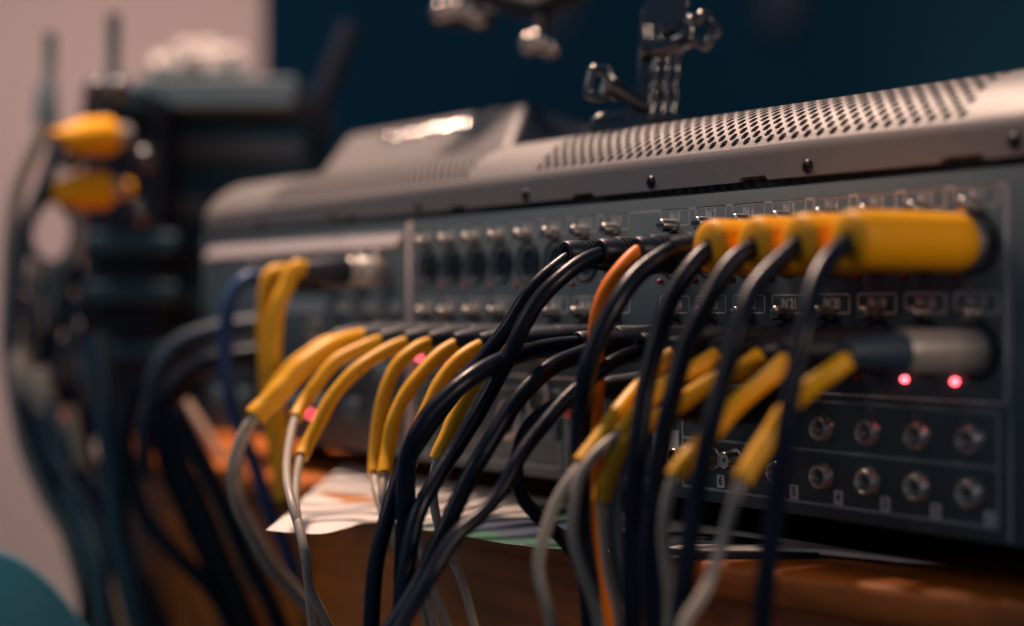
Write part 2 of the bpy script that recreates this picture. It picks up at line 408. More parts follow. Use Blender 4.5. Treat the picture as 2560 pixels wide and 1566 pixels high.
for z in (ZU, ZL):
    for c in range(1, 17):
        o = proto if first else copy_tree(proto, con); first = False
        o.location = Vector((socket_x(c), 0, z))
lit = {(ZL, 1), (ZL, 2), (ZL, 15), (ZL, 14), (ZL, 16)}
LED = {}
for k_, m_ in (('off', M['redoff']), ('on', M['redon'])):
    d = MB().lathe([(-.001, .0016), (.0014, .0016), (.0022, .0013), (.0027, .0007), (.0028, 0)], (0, 0, 0), (0, -1, 0), 16).build('indicator_light', m_, con)
    LED[k_] = d
used = set()
for z in (ZU, ZL):
    for c in range(1, 17):
        k_ = 'on' if (z, c) in lit else 'off'
        o = LED[k_] if k_ not in used else LED[k_].copy()
        if k_ in used: C.objects.link(o)
        used.add(k_); o.parent = con; o.location = Vector((socket_x(c) - .0120, 0, z - .0134))
o = LED['on'].copy(); C.objects.link(o); o.location = at(750, 997, -.003)
# labels in rounded frames
for c in range(1, 17):
    x = socket_x(c)
    for zt_, num, m_ in ((.0536, c, 'print_'), (.0077, c + 16, 'print_')):
        l = MB(); frame_mb(l, x - .0127, x + .0122, zt_ - .0094, zt_, .0018, .00065, .0005, -.0003)
        text_mb(l, 'IN %d' % num, x - .0002, zt_ - .0048, .0050, y=-.0002, sx=.70)
        l.build('input_label', M[m_], con)
# --- quarter-inch jacks
def make_jack():
    j = MB().lathe([(0, .0066), (.0015, .0066), (.0022, .0060), (.0045, .0058), (.0050, .0052), (.0050, .0044), (.0035, .0034), (.0030, .0032), (-.003, .0032), (-.003, 0)], (0, 0, 0), (0, -1, 0), 28)
    return j.build('jack_socket', M['dull'], con)
M['jack'] = mat('jack_nickel', (.62, .56, .50), .24, .65, var=.1, vscale=60)
jp = make_jack(); jp.data.materials[0] = M['jack']; jf = True
jacks = [(.2175 - .0308 * k + .0025, z) for z in (-.0555, -.0785) for k in range(4)] + [(.0963, -.079), (.098, -.0560)]
for x, z in jacks:
    o = jp if jf else jp.copy()
    if not jf: C.objects.link(o)
    jf = False; o.location = Vector((x, 0, z))
for i, (x, z) in enumerate([(.2300, -.0885), (.1990, -.0880), (.1680, -.0877), (.1373, -.0876), (.1065, -.0876), (.0677, -.087), (.0506, -.087)]):
    t = ['1', '2', '3', '4', '5', '5', '6'][i]
    q = MB(); q.prism([(px, -.0003, pz) for px, pz in rrect(x - .0030, x + .0030, z - .0034, z + .0034, .0007)], (0, .0006, 0)); qo = q.build('number_plate', M['white'], con)
    q = MB(); text_mb(q, t, x, z, .0042, y=-.0004, sx=.9); q.build('numeral', M['inside']).parent = qo; qo.children[0].location = -(qo.location + con.location)
for i, (x, z) in enumerate([(.2160, -.0452), (.1870, -.0448), (.1575, -.0446), (.060, -.0478), (.043, -.0478)]):
    q = MB(); frame_mb(q, x - .003, x + .003, z - .0034, z + .0034, .0007, .0004, .0005, -.0003); text_mb(q, ['1', '2', '3', '6', '6'][i], x, z, .0042, y=-.0002, sx=.9)
    q.build('small_label', M['print_lo'], con)
# RCA sockets
for x, z, m_ in ((.0462, -.0757, 'redrub'), (.0636, -.0751, 'rcawhite'), (.022, -.076, 'inside')):
    r = MB().lathe([(0, .0058), (.0016, .0058), (.002, .0046), (.0088, .0044), (.0094, .0040), (.0094, .0034), (.002, .0034)], (x, 0, z), (0, -1, 0), 28)
    ro = r.build('rca_socket', M['metal'], con)
    r = MB().lathe([(.0020, .0034), (.0088, .0034), (.0091, .0030), (.0088, .0016), (.0060, .0015), (.0060, 0)], (x, 0, z), (0, -1, 0), 24)
    w = r.build('insulator', M[m_]); w.parent = ro; w.location = -con.location
b = MB().box((-.0050, -.0011, -.0905), (.0165, .0004, -.0635)); ap = b.build('output_plate', M['rcawhite'], con)
q = MB(); text_mb(q, 'AUX OUT', .0045, -.0765, .0042, y=-.0013, sx=.62); w = q.build('plate_lettering', M['inside']); w.parent = ap; w.location = -con.location
# metal channel bars between the rows at the left module, XLR output plates
def outsock(x, z, r=.012):
    k = MB().lathe([(0, r), (.003, r), (.0036, r - .001), (.0036, r - .0035), (-.003, r - .004), (-.003, 0)], (x, 0, z), (0, -1, 0), 28); k.build('round_connector', M['dull'], con)
for u, v in ((1295, 960), (1225, 1010)): p = at(u, v, -.002); outsock(p.x, p.z, .0125)
for u, v in ((600, 790), (755, 795), (640, 980)): p = at(u, v, -.002); outsock(p.x, p.z, .010)
p = at(1377, 985, -.012); MB().box((p.x - .008, -.014, p.z - .0055), (p.x + .004, -.0006, p.z + .0055), .001).build('red_latch', M['redrub'], con)
for (u, v) in ((866, 605), (908, 605), (610, 640), (700, 640)):
    p = at(u, v, -.004); MB().lathe([(-.004, .0055), (0, .0055), (.003, .0045), (.005, .0025), (.0056, 0)], (p.x, -.002, p.z), (0, -1, 0), 20).build('thumb_nut', M['chrome'], con)
# thin grooves & connectors in the left lower module
b = MB()
for i in range(7):
    x = -.60 + i * .046; b.box((x, -.004, -.078), (x + .026, .0004, -.062), .001); b.box((x, -.003, -.050), (x + .030, .0004, -.036), .001)
b.build('port_block', M['rack2'], con)
b = MB()
for i in range(9): x = -.255 + i * .0285; b.box((x, -.003, -.078 + .001 * (i % 3)), (x + .017, .0004, -.062), .0008)
b.build('port_block', M['rack2'], con)
# display hood behind the cover
BL, BR, TR, TL = at(752, 440, .07), at(1206, 352, .07), at(1262, 250, .115), at(838, 332, .115)
TL.z = TR.z = .1500; BL.z = BR.z = .100; BL.x -= .01
b = MB()
pb_ = atx(1470, 322, TR.x); bkL = Vector((TL.x, pb_.y, pb_.z)); bkR = Vector((TR.x, pb_.y, pb_.z))
vs = [BL, BR, TR, TL, bkL, bkR, Vector((BL.x, bkR.y + .02, .1)), Vector((BR.x, bkR.y + .02, .1))]
b.add(vs, [(0, 1, 2, 3), (3, 2, 5, 4), (4, 5, 7, 6), (1, 7, 5, 2), (0, 3, 4, 6), (0, 6, 7, 1)])
print('HOOD', [tuple(round(c, 3) for c in p) for p in vs])
hood = b.build('display_hood', M['cover'], con, bevel=.006)
of = Vector((.0015, 0, 0)); k_ = MB(); cc = (BR + TR + bkR + vs[7]) / 4
k_.prism([cc + (p - cc) * .93 - of for p in (BR, TR, bkR, vs[7])], of * 2)
w = k_.build('hood_side_shade', M['black']); w.parent = hood; w.location = -con.location  # black plate over the right face, its shade put into the colour
nrm = (BR - BL).cross(TL - BL).normalized(); 
if nrm.y > 0: nrm = -nrm
for u, v in ((926, 331), (952, 333), (977, 321), (1003, 322), (1036, 310), (1062, 311), (1088, 303), (1110, 303), (1131, 298)):
    # ray through pixel on the hood face
    d = (atd(u, v, 1) - Vector((CX, CY, 0))); t = (BL - Vector((CX, CY, 0))).dot(nrm) / d.dot(nrm); p = Vector((CX, CY, 0)) + d * t
    Rr = .0122; s = MB().lathe([(-Rr + Rr * math.cos(math.radians(a)) + .0018, Rr * math.sin(math.radians(a))) for a in (40, 34, 28, 22, 16, 10, 5, 0)], p, nrm, 16)
    w = s.build('hood_glint_dome', M['chrome']); w.parent = hood; w.location = -con.location  # polished domes added to throw a row of glints, not real fasteners
# feet
for x in (-.58, -.2, .27): MB().lathe([(0, .012), (-.022, .010)], (x, .08, -.0985), (0, 0, 1), 20).build('foot', M['black'], con)

# black mat
b = MB(); out = [atz(1500, 1332, -.117), atz(1950, 1331, -.117), atz(2400, 1308, -.117), Vector((.32, .03, -.117)), Vector((.32, .30, -.117)), Vector((-.2, .3, -.117)), Vector((-.2, .02, -.117))]
b.prism(out, (0, 0, -.0024)); tag(b.build('desk_mat', M['black']), 'thin black mat on the desk under the right end of the console', 'mat')
# paper sheet
front = [(640, 1276), (700, 1282), (770, 1285), (830, 1272), (880, 1258), (930, 1258), (1000, 1272), (1100, 1287), (1200, 1306), (1300, 1318), (1400, 1325), (1500, 1331), (1600, 1340), (1700, 1336), (1850, 1328), (1960, 1329)]
zf = [-.1185] * 16
fr = spline([atz(u, v, z) for (u, v), z in zip(front, zf)], 4)
bk = [Vector((-.43 + .62 * i / (len(fr) - 1), .03, -.1165)) for i in range(len(fr))]
NV = 12; vs = []
for j in range(NV + 1):
    t = j / NV
    for i in range(len(fr)):
        p = bk[i].lerp(fr[i], t); p.z = bk[i].z + (fr[i].z - bk[i].z) * t ** 2 + .0012 * math.sin(5 * t + i * .35) * t * (1 - t) * 4; vs.append(p)
n = len(fr); fs = [(j * n + i, j * n + i + 1, (j + 1) * n + i + 1, (j + 1) * n + i) for j in range(NV) for i in range(n - 1)]
b = MB().add(vs, fs, True)
mp_ = mat('printed_paper', (.62, .55, .52), .55, var=0); nt = mp_.node_tree; pb = nt.nodes['Principled BSDF']
tcn = nt.nodes['Texture Coordinate']
def blob(cx, cy, rx, ry, soft, col, prev, nscale=30):
    mpn = nt.nodes.new('ShaderNodeMapping'); mpn.inputs['Location'].default_value = (-cx / rx, -cy / ry, 0); mpn.inputs['Scale'].default_value = (1 / rx, 1 / ry, 0)
    nt.links.new(tcn.outputs['Object'], mpn.inputs[0])
    ln = nt.nodes.new('ShaderNodeVectorMath'); ln.operation = 'LENGTH'; nt.links.new(mpn.outputs[0], ln.inputs[0])
    nz = nt.nodes.new('ShaderNodeTexNoise'); nz.inputs['Scale'].default_value = nscale; nz.inputs['Detail'].default_value = 4; nt.links.new(tcn.outputs['Object'], nz.inputs['Vector'])
    ad = nt.nodes.new('ShaderNodeMath'); ad.operation = 'MULTIPLY_ADD'; ad.inputs[1].default_value = 2.2; nt.links.new(nz.outputs['Fac'], ad.inputs[0]); nt.links.new(ln.outputs['Value'], ad.inputs[2])
    mr = nt.nodes.new('ShaderNodeMapRange'); mr.inputs[1].default_value = 2.2; mr.inputs[2].default_value = 2.2 + soft; mr.inputs[3].default_value = 1; mr.inputs[4].default_value = 0
    nt.links.new(ad.outputs[0], mr.inputs[0])
    mx = nt.nodes.new('ShaderNodeMix'); mx.data_type = 'RGBA'; nt.links.new(mr.outputs[0], mx.inputs[0]); mx.inputs[7].default_value = (*col, 1)
    if prev: nt.links.new(prev, mx.inputs[6])
    else: mx.inputs[6].default_value = (.86, .78, .72, 1)
    return mx.outputs[2]
g = atz(1235, 1270, -.116); o_ = atz(850, 1190, -.116); w_ = atz(1320, 1300, -.116); w2 = atz(1060, 1210, -.116)
c1 = blob(g.x + .01, g.y + .012, .065, .045, .3, (.02, .12, .075), None, 28)
c2 = blob(g.x, g.y + .012, .05, .02, .3, (.03, .05, .10), c1, 45)
c3 = blob(o_.x, o_.y, .035, .010, .3, (.60, .24, .06), c2, 30)
nt.links.new(c3, pb.inputs['Base Color'])
tag(b.build('paper_sheet', mp_), 'white printed sheet with a green picture, curling over the desk edge below the cables', 'paper')

# ================================================================== CABLES
def rings(mb, x, z, y0, y1, r0_, r1_, n=9):
    pr_ = []
    for i in range(n):
        t = i / n; ya = y0 + (y1 - y0) * t; r = r0_ + (r1_ - r0_) * t; w = (y1 - y0) / n
        pr_ += [(-(ya), r), (-(ya + w * .52), r), (-(ya + w * .58), r - .0013), (-(ya + w * .94), r - .0013)]
    mb.lathe(pr_, (x, 0, z), (0, -1, 0), 24, False)
def plug(par, x, z, kind, L_=.072):
    """kind: ribbed / smooth / yellow / silver"""
    if kind == 'yellow':
        MB().lathe([(.004, .0098), (.012, .0100), (.014, .0094)], (x, 0, z), (0, -1, 0), 28).build('plug_shell', M['dull'], par)
        MB().lathe([(.011, .0100), (.0115, .0122), (.014, .0127), (.03, .0126), (L_ * .66, .0126), (L_ * .86, .0125), (L_ * .95, .0124), (L_ * .985, .0119), (L_, .0104), (L_ + .0008, .0080), (L_ + .001, .0035)], (x, 0, z), (0, -1, 0), 32).build('plug_sleeve', M['amber'], par)
    elif kind == 'silver':
        MB().lathe([(.002, .0095), (.004, .0098), (.044, .0098), (.046, .0092), (.046, .006)], (x, 0, z), (0, -1, 0), 32).build('plug_shell', M['dull'], par)
        MB().lathe([(.045, .0085), (.050, .0085), (L_ - .004, .0066), (L_, .0056), (L_, .0)], (x, 0, z), (0, -1, 0), 28).build('plug_boot', M['navy'], par)
    elif kind == 'ringed':
        MB().lathe([(.002, .0095), (.004, .0098), (.020, .0098), (.021, .0090), (.023, .0090), (.024, .0098), (.028, .0098), (.029, .009)], (x, 0, z), (0, -1, 0), 32).build('plug_shell', M['dull'], par)
        MB().lathe([(.028, .0092), (.034, .0094), (.045, .0086), (L_ - .004, .0064), (L_, .0056), (L_, .0)], (x, 0, z), (0, -1, 0), 28).build('plug_boot', M['black'], par)
    elif kind == 'smooth':
        MB().lathe([(.002, .0090), (.004, .0096), (.040, .0096), (.042, .0088)], (x, 0, z), (0, -1, 0), 28).build('plug_shell', M['black'], par)
        MB().lathe([(.041, .0090), (.055, .0082), (L_ - .004, .0058), (L_, .0045), (L_, 0)], (x, 0, z), (0, -1, 0), 28).build('plug_boot', M['rubber'], par)
    else:
        MB().lathe([(.002, .0092), (.004, .0098), (.038, .0098), (.040, .0088)], (x, 0, z), (0, -1, 0), 28).build('plug_shell', M['black'], par)
        m = MB(); rings(m, x, z, -.040, -(L_ - .010), .0092, .0066, 9)
        m.lathe([(L_ - .011, .0068), (L_ - .009, .0072), (L_ - .001, .0068), (L_, .0060), (L_ - .0005, .0036)], (x, 0, z), (0, -1, 0), 24)
        m.build('strain_relief', M['rubber'], par)
def wobble(pts, amp=.0006):
    ph = random.random() * 6
    return [p + Vector((amp * math.sin(i * .35 + ph), amp * math.cos(i * .27 + ph), 0)) for i, p in enumerate(pts)]
def cable(name, label, cat, x, z, kind, top, wp, r, m, group, part='cord', sleeve=None, flat=1.0, sr=.0041):
    t0 = atx(top[0], top[1], x); L_ = -t0.y
    t = thing(name, label, cat, (x, -L_, z), group)
    plug(t, x, z, kind, L_)
    r = r * (1.2 if m == 'cable' else 1.12 if m == 'grey' else 1.0)
    pts = [Vector((x, -(L_ - .020), z)), Vector((x, -(L_ - .004), z * .6 + t0.z * .4))]
    for w in wp:
        u, v, dx = w[:3]; pts.append(atx(u, v, x + dx))
    sp = wobble(spline(pts, 9), .0003)
    if sleeve is None:
        MB().tube(sp, r, 16, flat).build(part, M[m], t)
    else:
        # sleeve = waypoint number at which the coloured sleeve ends
        k = (sleeve + 1) * 9
        a_, b_ = sp[:k + 1], sp[k - 2:]
        nA = len(a_); rr = [sr * (1 + .03 * math.sin(i * .5)) for i in range(nA)]; rr[0] *= .8
        MB().tube(a_, rr, 18).build('heat_shrink_sleeve', M['yellow'], t)
        MB().tube(b_, r, 14).build(part, M[m], t)
    return t
GB = 'black microphone cables hanging from the console'
GG = 'grey cables in yellow sleeves plugged into the lower row'
X = socket_x
# upper row, right to left
cable('microphone_cable', 'blurred black cable farthest right, leaving the big yellow plug sleeve in the top row', 'cable', X(1), ZU, 'yellow', (2040, 588),
      [(2005, 610, .002), (1962, 690, .008), (1932, 800, .014), (1908, 930, .016), (1885, 1080, .016), (1865, 1230, .014), (1845, 1380, .012), (1832, 1560, .01)], .0034, 'cable', GB)
cable('microphone_cable', 'second black cable from the right, dropping out of the yellow plug sleeves', 'cable', X(2), ZU, 'yellow', (1920, 588),
      [(1885, 618, 0), (1820, 690, .002), (1780, 780, .006), (1745, 900, .008), (1708, 1040, .008), (1680, 1180, .006), (1655, 1330, .005), (1630, 1560, .004)], .0034, 'cable', GB)
cable('microphone_cable', 'third black cable from the right, running just left of the white socket', 'cable', X(3), ZU, 'yellow', (1812, 596),
      [(1775, 622, 0), (1715, 700, .001), (1670, 790, .004), (1632, 900, .006), (1600, 1030, .006), (1580, 1160, .004), (1568, 1330, .002), (1575, 1560, .0)], .0036, 'cable', GB)
cable('microphone_cable', 'fourth black cable from the right, leaving the left end of the yellow sleeves', 'cable', X(4), ZU, 'yellow', (1705, 602),
      [(1675, 628, 0), (1625, 700, .001), (1590, 790, .004), (1560, 900, .006), (1540, 1040, .008), (1525, 1200, .008), (1520, 1370, .006), (1525, 1560, .004)], .0036, 'cable', GB)
cable('microphone_cable', 'thick black cable arching just in front of the orange cable', 'cable', X(5), ZU, 'smooth', (1612, 600),
      [(1560, 640, .0), (1500, 705, .002), (1450, 790, .002), (1415, 890, .0), (1400, 1000, -.003), (1395, 1120, -.004), (1400, 1280, -.006), (1415, 1400, -.006), (1425, 1560, -.006)], .0038, 'cable', GB)
cable('orange_cable', 'flat orange cable hanging down the middle behind a thick black cable', 'cable', X(6), ZU, 'ribbed', (1530, 604),
      [(1485, 660, 0), (1450, 730, .0), (1432, 820, -.002), (1436, 910, -.004), (1432, 1010, -.006), (1433, 1120, -.006), (1440, 1260, -.006), (1450, 1400, -.006), (1460, 1560, -.006)], .0042, 'orange', None)
cable('microphone_cable', 'black cable leaving the nearer ribbed boot of the top row, left of the orange cable', 'cable', X(7), ZU, 'ribbed', (1442, 614),
      [(1390, 637, 0), (1322, 695, -.001), (1265, 775, -.006), (1218, 870, -.012), (1165, 970, -.018), (1110, 1060, -.018), (1050, 1150, -.014), (1010, 1230, -.010), (985, 1320, -.008), (970, 1420, -.006), (965, 1560, -.004)], .0034, 'cable', GB)
cable('microphone_cable', 'upper left black cable leaving the farther ribbed boot of the top row', 'cable', X(8), ZU, 'ribbed', (1358, 632),
      [(1325, 655, 0), (1268, 715, -.002), (1212, 800, -.008), (1150, 880, -.012), (1090, 950, -.014), (1030, 1030, -.012), (975, 1120, -.008), (940, 1210, -.004), (915, 1310, -.002), (898, 1420, 0), (888, 1560, .002)], .0034, 'cable', GB)
# lower row
cable('microphone_cable', 'glossy black cable sweeping left in a broad arch across the other black cables', 'cable', X(8), ZL, 'ribbed', (1388, 828),
      [(1310, 838, .004), (1225, 862, .014), (1140, 905, .020), (1070, 960, .020), (1015, 1025, .018), (985, 1095, .014), (975, 1180, .010), (975, 1300, .008), (968, 1420, .006), (960, 1560, .004)], .0038, 'cable', GB)
cable('microphone_cable', 'black cable arching below the glossy one and slanting down left to the bottom edge', 'cable', X(7), ZL, 'ribbed', (1440, 838),
      [(1390, 856, .001), (1320, 890, .004), (1250, 955, .006), (1195, 1040, .008), (1140, 1130, .008), (1095, 1220, .006), (1060, 1300, .005), (1015, 1390, .003), (950, 1500, .0), (910, 1570, .0)], .0037, 'cable', GB)
cable('microphone_cable', 'thinner black cable with an S bend crossing in front of the paper', 'cable', X(6), ZL, 'ribbed', (1540, 852),
      [(1470, 874, 0), (1410, 920, -.002), (1350, 975, -.002), (1290, 1045, 0), (1245, 1110, .002), (1210, 1175, .004), (1160, 1235, .006), (1100, 1290, .008), (1050, 1360, .010), (1005, 1440, .010), (960, 1520, .010), (930, 1580, .01)], .0030, 'cable', GB)
cable('microphone_cable', 'thin black cable swinging right across the green part of the paper', 'cable', X(6) - .012, ZL - .02, 'smooth', (1450, 930),
      [(1390, 960, -.002), (1310, 990, -.006), (1262, 1045, -.008), (1243, 1110, -.008), (1252, 1180, -.008), (1290, 1240, -.006), (1350, 1295, -.004), (1400, 1370, -.002), (1420, 1560, 0)], .0028, 'cable', GB)
cable('microphone_cable', 'thin dark blue cable hanging straight beside the lowest steep yellow sleeve', 'cable', X(5) - .004, -.045, 'smooth', (1600, 985),
      [(1545, 1030, .0), (1500, 1090, .0), (1480, 1180, .0), (1483, 1300, -.002), (1500, 1420, -.002), (1505, 1560, -.002)], .0030, 'navy', GB)
# grey cables, right group: IN21..IN17
cable('grey_cable', 'farthest right grey cable, its yellow sleeve passing behind the rightmost black cable', 'cable', X(1), ZL, 'silver', (2032, 880),
      [(2000, 898, 0), (1950, 930, -.004), (1900, 980, -.008), (1862, 1030, -.010), (1825, 1090, -.010), (1785, 1158, -.010), (1757, 1240, -.010), (1730, 1330, -.010), (1712, 1390, -.010), (1680, 1445, -.010), (1650, 1500, -.010), (1630, 1570, -.01)], .0022, 'grey', GG, sleeve=6)
cable('grey_cable', 'grey cable right of the third black cable, sleeve slanting across the red socket', 'cable', X(2), ZL, 'smooth', (1885, 888),
      [(1850, 908, 0), (1800, 950, -.002), (1740, 1010, -.006), (1690, 1065, -.008), (1655, 1105, -.008), (1625, 1148, -.008), (1605, 1210, -.010), (1600, 1290, -.012), (1605, 1380, -.012), (1615, 1460, -.012), (1610, 1570, -.012)], .0022, 'grey', GG, sleeve=6)
cable('grey_cable', 'grey cable with the steep yellow sleeve, lowest of the three beside the orange cable', 'cable', X(3), ZL, 'smooth', (1822, 866),
      [(1785, 888, 0), (1735, 912, -.006), (1680, 940, -.014), (1620, 985, -.022), (1560, 1020, -.030), (1500, 1065, -.036), (1468, 1130, -.038), (1450, 1205, -.038), (1452, 1290, -.038), (1465, 1380, -.038), (1480, 1450, -.038), (1500, 1570, -.038)], .0022, 'grey', GG, sleeve=8)
cable('grey_cable', 'middle grey cable of the three beside the orange cable, arching down close to it', 'cable', X(4), ZL, 'smooth', (1715, 864),
      [(1680, 885, 0), (1625, 912, -.003), (1570, 955, -.006), (1525, 1005, -.007), (1490, 1045, -.007), (1440, 1085, -.007), (1400, 1140, -.006), (1380, 1210, -.006), (1380, 1290, -.006), (1400, 1380, -.005), (1435, 1470, -.004), (1455, 1570, -.004)], .0022, 'grey', GG, sleeve=5)
cable('grey_cable', 'bowed grey cable left of the orange one, thick yellow sleeve crossing the black cable', 'cable', X(5), ZL, 'smooth', (1610, 872),
      [(1580, 892, 0), (1540, 935, .006), (1495, 990, .012), (1445, 1055, .016), (1400, 1118, .018), (1355, 1180, .018), (1318, 1260, .018), (1300, 1330, .018), (1300, 1400, .018), (1320, 1480, .018), (1345, 1570, .018)], .0024, 'grey', GG, sleeve=5, sr=.0045)
# grey cables, left group: IN25..IN32
cable('grey_cable', 'grey cable with a short slanting yellow sleeve between black cables, rightmost of the left bunch', 'cable', X(9), ZL, 'smooth', (1212, 846),
      [(1185, 862, 0), (1150, 905, .0), (1112, 970, .0), (1080, 1040, 0), (1052, 1104, 0), (1042, 1180, 0), (1055, 1260, 0), (1085, 1340, 0), (1120, 1420, 0), (1155, 1560, 0)], .0022, 'grey', GG, sleeve=5)
cable('grey_cable', 'grey cable whose stained yellow sleeve slips behind the glossy black arch', 'cable', X(10), ZL, 'smooth', (1152, 838),
      [(1105, 865, 0), (1062, 920, .0), (1025, 990, .0), (1000, 1060, 0), (985, 1120, .002), (990, 1210, .008), (1010, 1300, .012), (1035, 1400, .015), (1075, 1500, .015), (1100, 1560, .015)], .0022, 'grey', GG, sleeve=5)
cable('grey_cable', 'grey cable with a speckled yellow sleeve ending right beside another sleeve above the paper', 'cable', X(11), ZL, 'smooth', (1090, 836),
      [(1043, 868, 0), (990, 928, .0), (953, 1000, .0), (934, 1075, 0), (926, 1140, .006), (922, 1200, .015), (945, 1270, .022), (975, 1340, .025), (1020, 1420, .025), (1060, 1560, .025)], .0022, 'grey', GG, sleeve=5)
cable('grey_cable', 'grey cable in a long clean yellow sleeve that hangs nearly straight above the paper', 'cable', X(12), ZL, 'smooth', (1030, 830),
      [(998, 842, 0), (968, 866, .0), (936, 920, .0), (912, 1010, 0), (903, 1138, .006), (908, 1190, .025), (930, 1260, .040), (965, 1340, .045), (1005, 1420, .045), (1040, 1560, .045)], .0022, 'grey', GG, sleeve=5)
cable('grey_cable', 'grey cable whose long slanting yellow sleeve ends just above the left corner of the paper', 'cable', X(13), ZL, 'smooth', (972, 828),
      [(925, 848, 0), (860, 888, .0), (805, 950, .0), (762, 1025, 0), (725, 1100, .006), (712, 1170, .045), (715, 1250, .085), (735, 1340, .10), (748, 1420, .10), (780, 1490, .10), (820, 1560, .10)], .0022, 'grey', GG, sleeve=5)
cable('grey_cable', 'grey cable with a mid-length yellow sleeve, second from the left of the bunch', 'cable', X(14), ZL, 'smooth', (912, 820),
      [(868, 838, 0), (810, 870, .0), (765, 920, .0), (735, 965, 0), (712, 1006, .006), (695, 1070, .035), (690, 1140, .075), (705, 1220, .11), (725, 1300, .12), (742, 1380, .12), (745, 1460, .12), (760, 1560, .12)], .0022, 'grey', GG, sleeve=5)
cable('grey_cable', 'leftmost grey cable, bowing out wide below the thickest yellow sleeve', 'cable', X(15), ZL, 'smooth', (848, 818),
      [(790, 840, .004), (735, 880, .006), (690, 925, .006), (650, 965, .006), (613, 1004, .006), (578, 1060, .006), (560, 1130, .006), (570, 1210, .006), (605, 1290, .006), (655, 1370, .006), (720, 1440, .006), (780, 1520, .006), (800, 1580, .006)], .0032, 'grey', GG, sleeve=5, sr=.0066)
cable('grey_cable', 'grey cable pressed behind the leftmost one, its yellow sleeve showing along the upper edge', 'cable', X(16), ZL, 'smooth', (800, 818),
      [(760, 836, 0), (712, 872, .0), (676, 912, .0), (648, 950, 0), (622, 990, 0), (590, 1050, 0), (574, 1120, 0), (585, 1200, 0), (618, 1280, 0), (668, 1360, 0), (735, 1440, 0), (800, 1570, 0)], .0022, 'grey', GG, sleeve=5)
# left module: yellow, blue and grey-booted cables
def free_cable(name, label, pts, r, m, group=None, cat='cable', n=14, part=None):
    b = MB(); b.tube(wobble(spline(pts, 8), .0004), r, n); o = b.build(name, M[m]); return tag(o, label, cat, group)
x0 = at(925, 655, 0).x
cable('yellow_cable', 'thick yellow cable hooked over from the silver plug at the left module', 'cable', x0, at(925, 655).z, 'ringed', (728, 648),
      [(712, 645, 0), (690, 690, .0), (668, 740, .0), (660, 820, 0), (660, 900, 0), (668, 1000, 0), (680, 1090, 0), (690, 1200, 0)], .0055, 'yellow', 'yellow cables at the left module')
cable('yellow_cable', 'yellow cable running just left of the hooked one at the left module', 'cable', x0 - .04, at(925, 655).z, 'ringed', (680, 650),
      [(655, 660, 0), (640, 700, .0), (636, 770, .0), (638, 850, 0), (642, 930, 0), (655, 1020, 0), (668, 1100, 0), (680, 1200, 0)], .0055, 'yellow', 'yellow cables at the left module')
cable('blue_cable', 'blurred blue cable curving down left of the yellow pair', 'cable', x0 - .08, at(925, 655).z - .004, 'smooth', (620, 668),
      [(590, 672, 0), (560, 705, .0), (545, 770, .0), (542, 860, 0), (555, 960, 0), (585, 1050, 0), (620, 1140, 0), (650, 1230, 0), (690, 1330, 0), (720, 1430, 0)], .0050, 'blue', None)
Gd = 'dark cables hanging in front of the desk at the left'
def fz(L, Z): return [atd(u, v, Z + (q[0] if q else 0)) for u, v, *q in L]
for lab, L, Z, r, m in (
    ('dull grey jacketed cable curving from the left module toward the rack', [(700, 780), (600, 782), (500, 800), (430, 830), (385, 880), (365, 950), (350, 1020), (345, 1150)], 1.36, .0075, 'navy'),
    ('black cable arching below the dull grey one beside the rack', [(640, 850), (560, 860), (480, 880), (420, 930), (390, 1000), (400, 1100), (450, 1230), (520, 1380), (600, 1560)], 1.34, .008, 'cable'),
    ('black cable slanting down between the beige strip and the blue cable', [(420, 980), (470, 1080), (530, 1200), (590, 1330), (650, 1450), (690, 1560)], 1.25, .0065, 'cable'),
    ('black cable slanting down behind its neighbour left of the bowed grey cable', [(400, 1000), (440, 1120), (500, 1260), (560, 1400), (620, 1560)], 1.30, .0065, 'cable'),
    ('long black cable swinging right across the brown desk front', [(330, 920), (305, 1030), (310, 1140), (345, 1240), (420, 1330), (490, 1400), (545, 1480), (580, 1560)], 1.32, .0060, 'cable'),
    ('wide dark blue cable hanging straight down in front of the rack corner', [(228, 800), (245, 920), (262, 1040), (275, 1160), (292, 1290), (322, 1420), (350, 1560)], 1.35, .0098, 'navy'),
):
    free_cable('hanging_cable', lab, fz(L, Z), r, m, Gd)
# beige strip
b = MB().tube(fz([(445, 965), (470, 1010), (505, 1065), (545, 1120)], 1.42), [.008, .010, .010, .008], 14, .5)
tag(b.build('beige_strip', M['beige']), 'short blurred beige strip slanting above the desk at the left', 'strip')

# ================================================================== ACTION-CAMERA MOUNT
D0 = 1.045
mt = thing('camera_mount', 'glossy black jointed camera mount with two thumbscrews standing on the console', 'camera mount', tuple(atd(1500, 305, D0)))
def q(u, v, dz=0): return atd(u, v, D0 + dz)
def bar(pts, w, name='arm_plate', m='gloss', n=10):
    MB().tube(spline(pts, 6), w, n).build(name, M[m], mt)
def slab(pix, th, name, m='gloss', dz=0, bev=.0008):
    MB().prism([q(u, v, dz) for u, v in pix], -fw * -th).build(name, M[m], mt, bevel=bev)
# base buckle
slab([(1418, 318), (1425, 285), (1450, 270), (1500, 264), (1545, 272), (1560, 285), (1600, 300), (1640, 305), (1640, 318)], .030, 'base_clip')
slab([(1432, 292), (1445, 276), (1500, 270), (1512, 284)], .003, 'clip_lip', 'gloss', -.004)
slab([(1515, 240), (1545, 250), (1640, 292), (1640, 312), (1520, 312)], .012, 'hinge_block', 'gloss', .002)
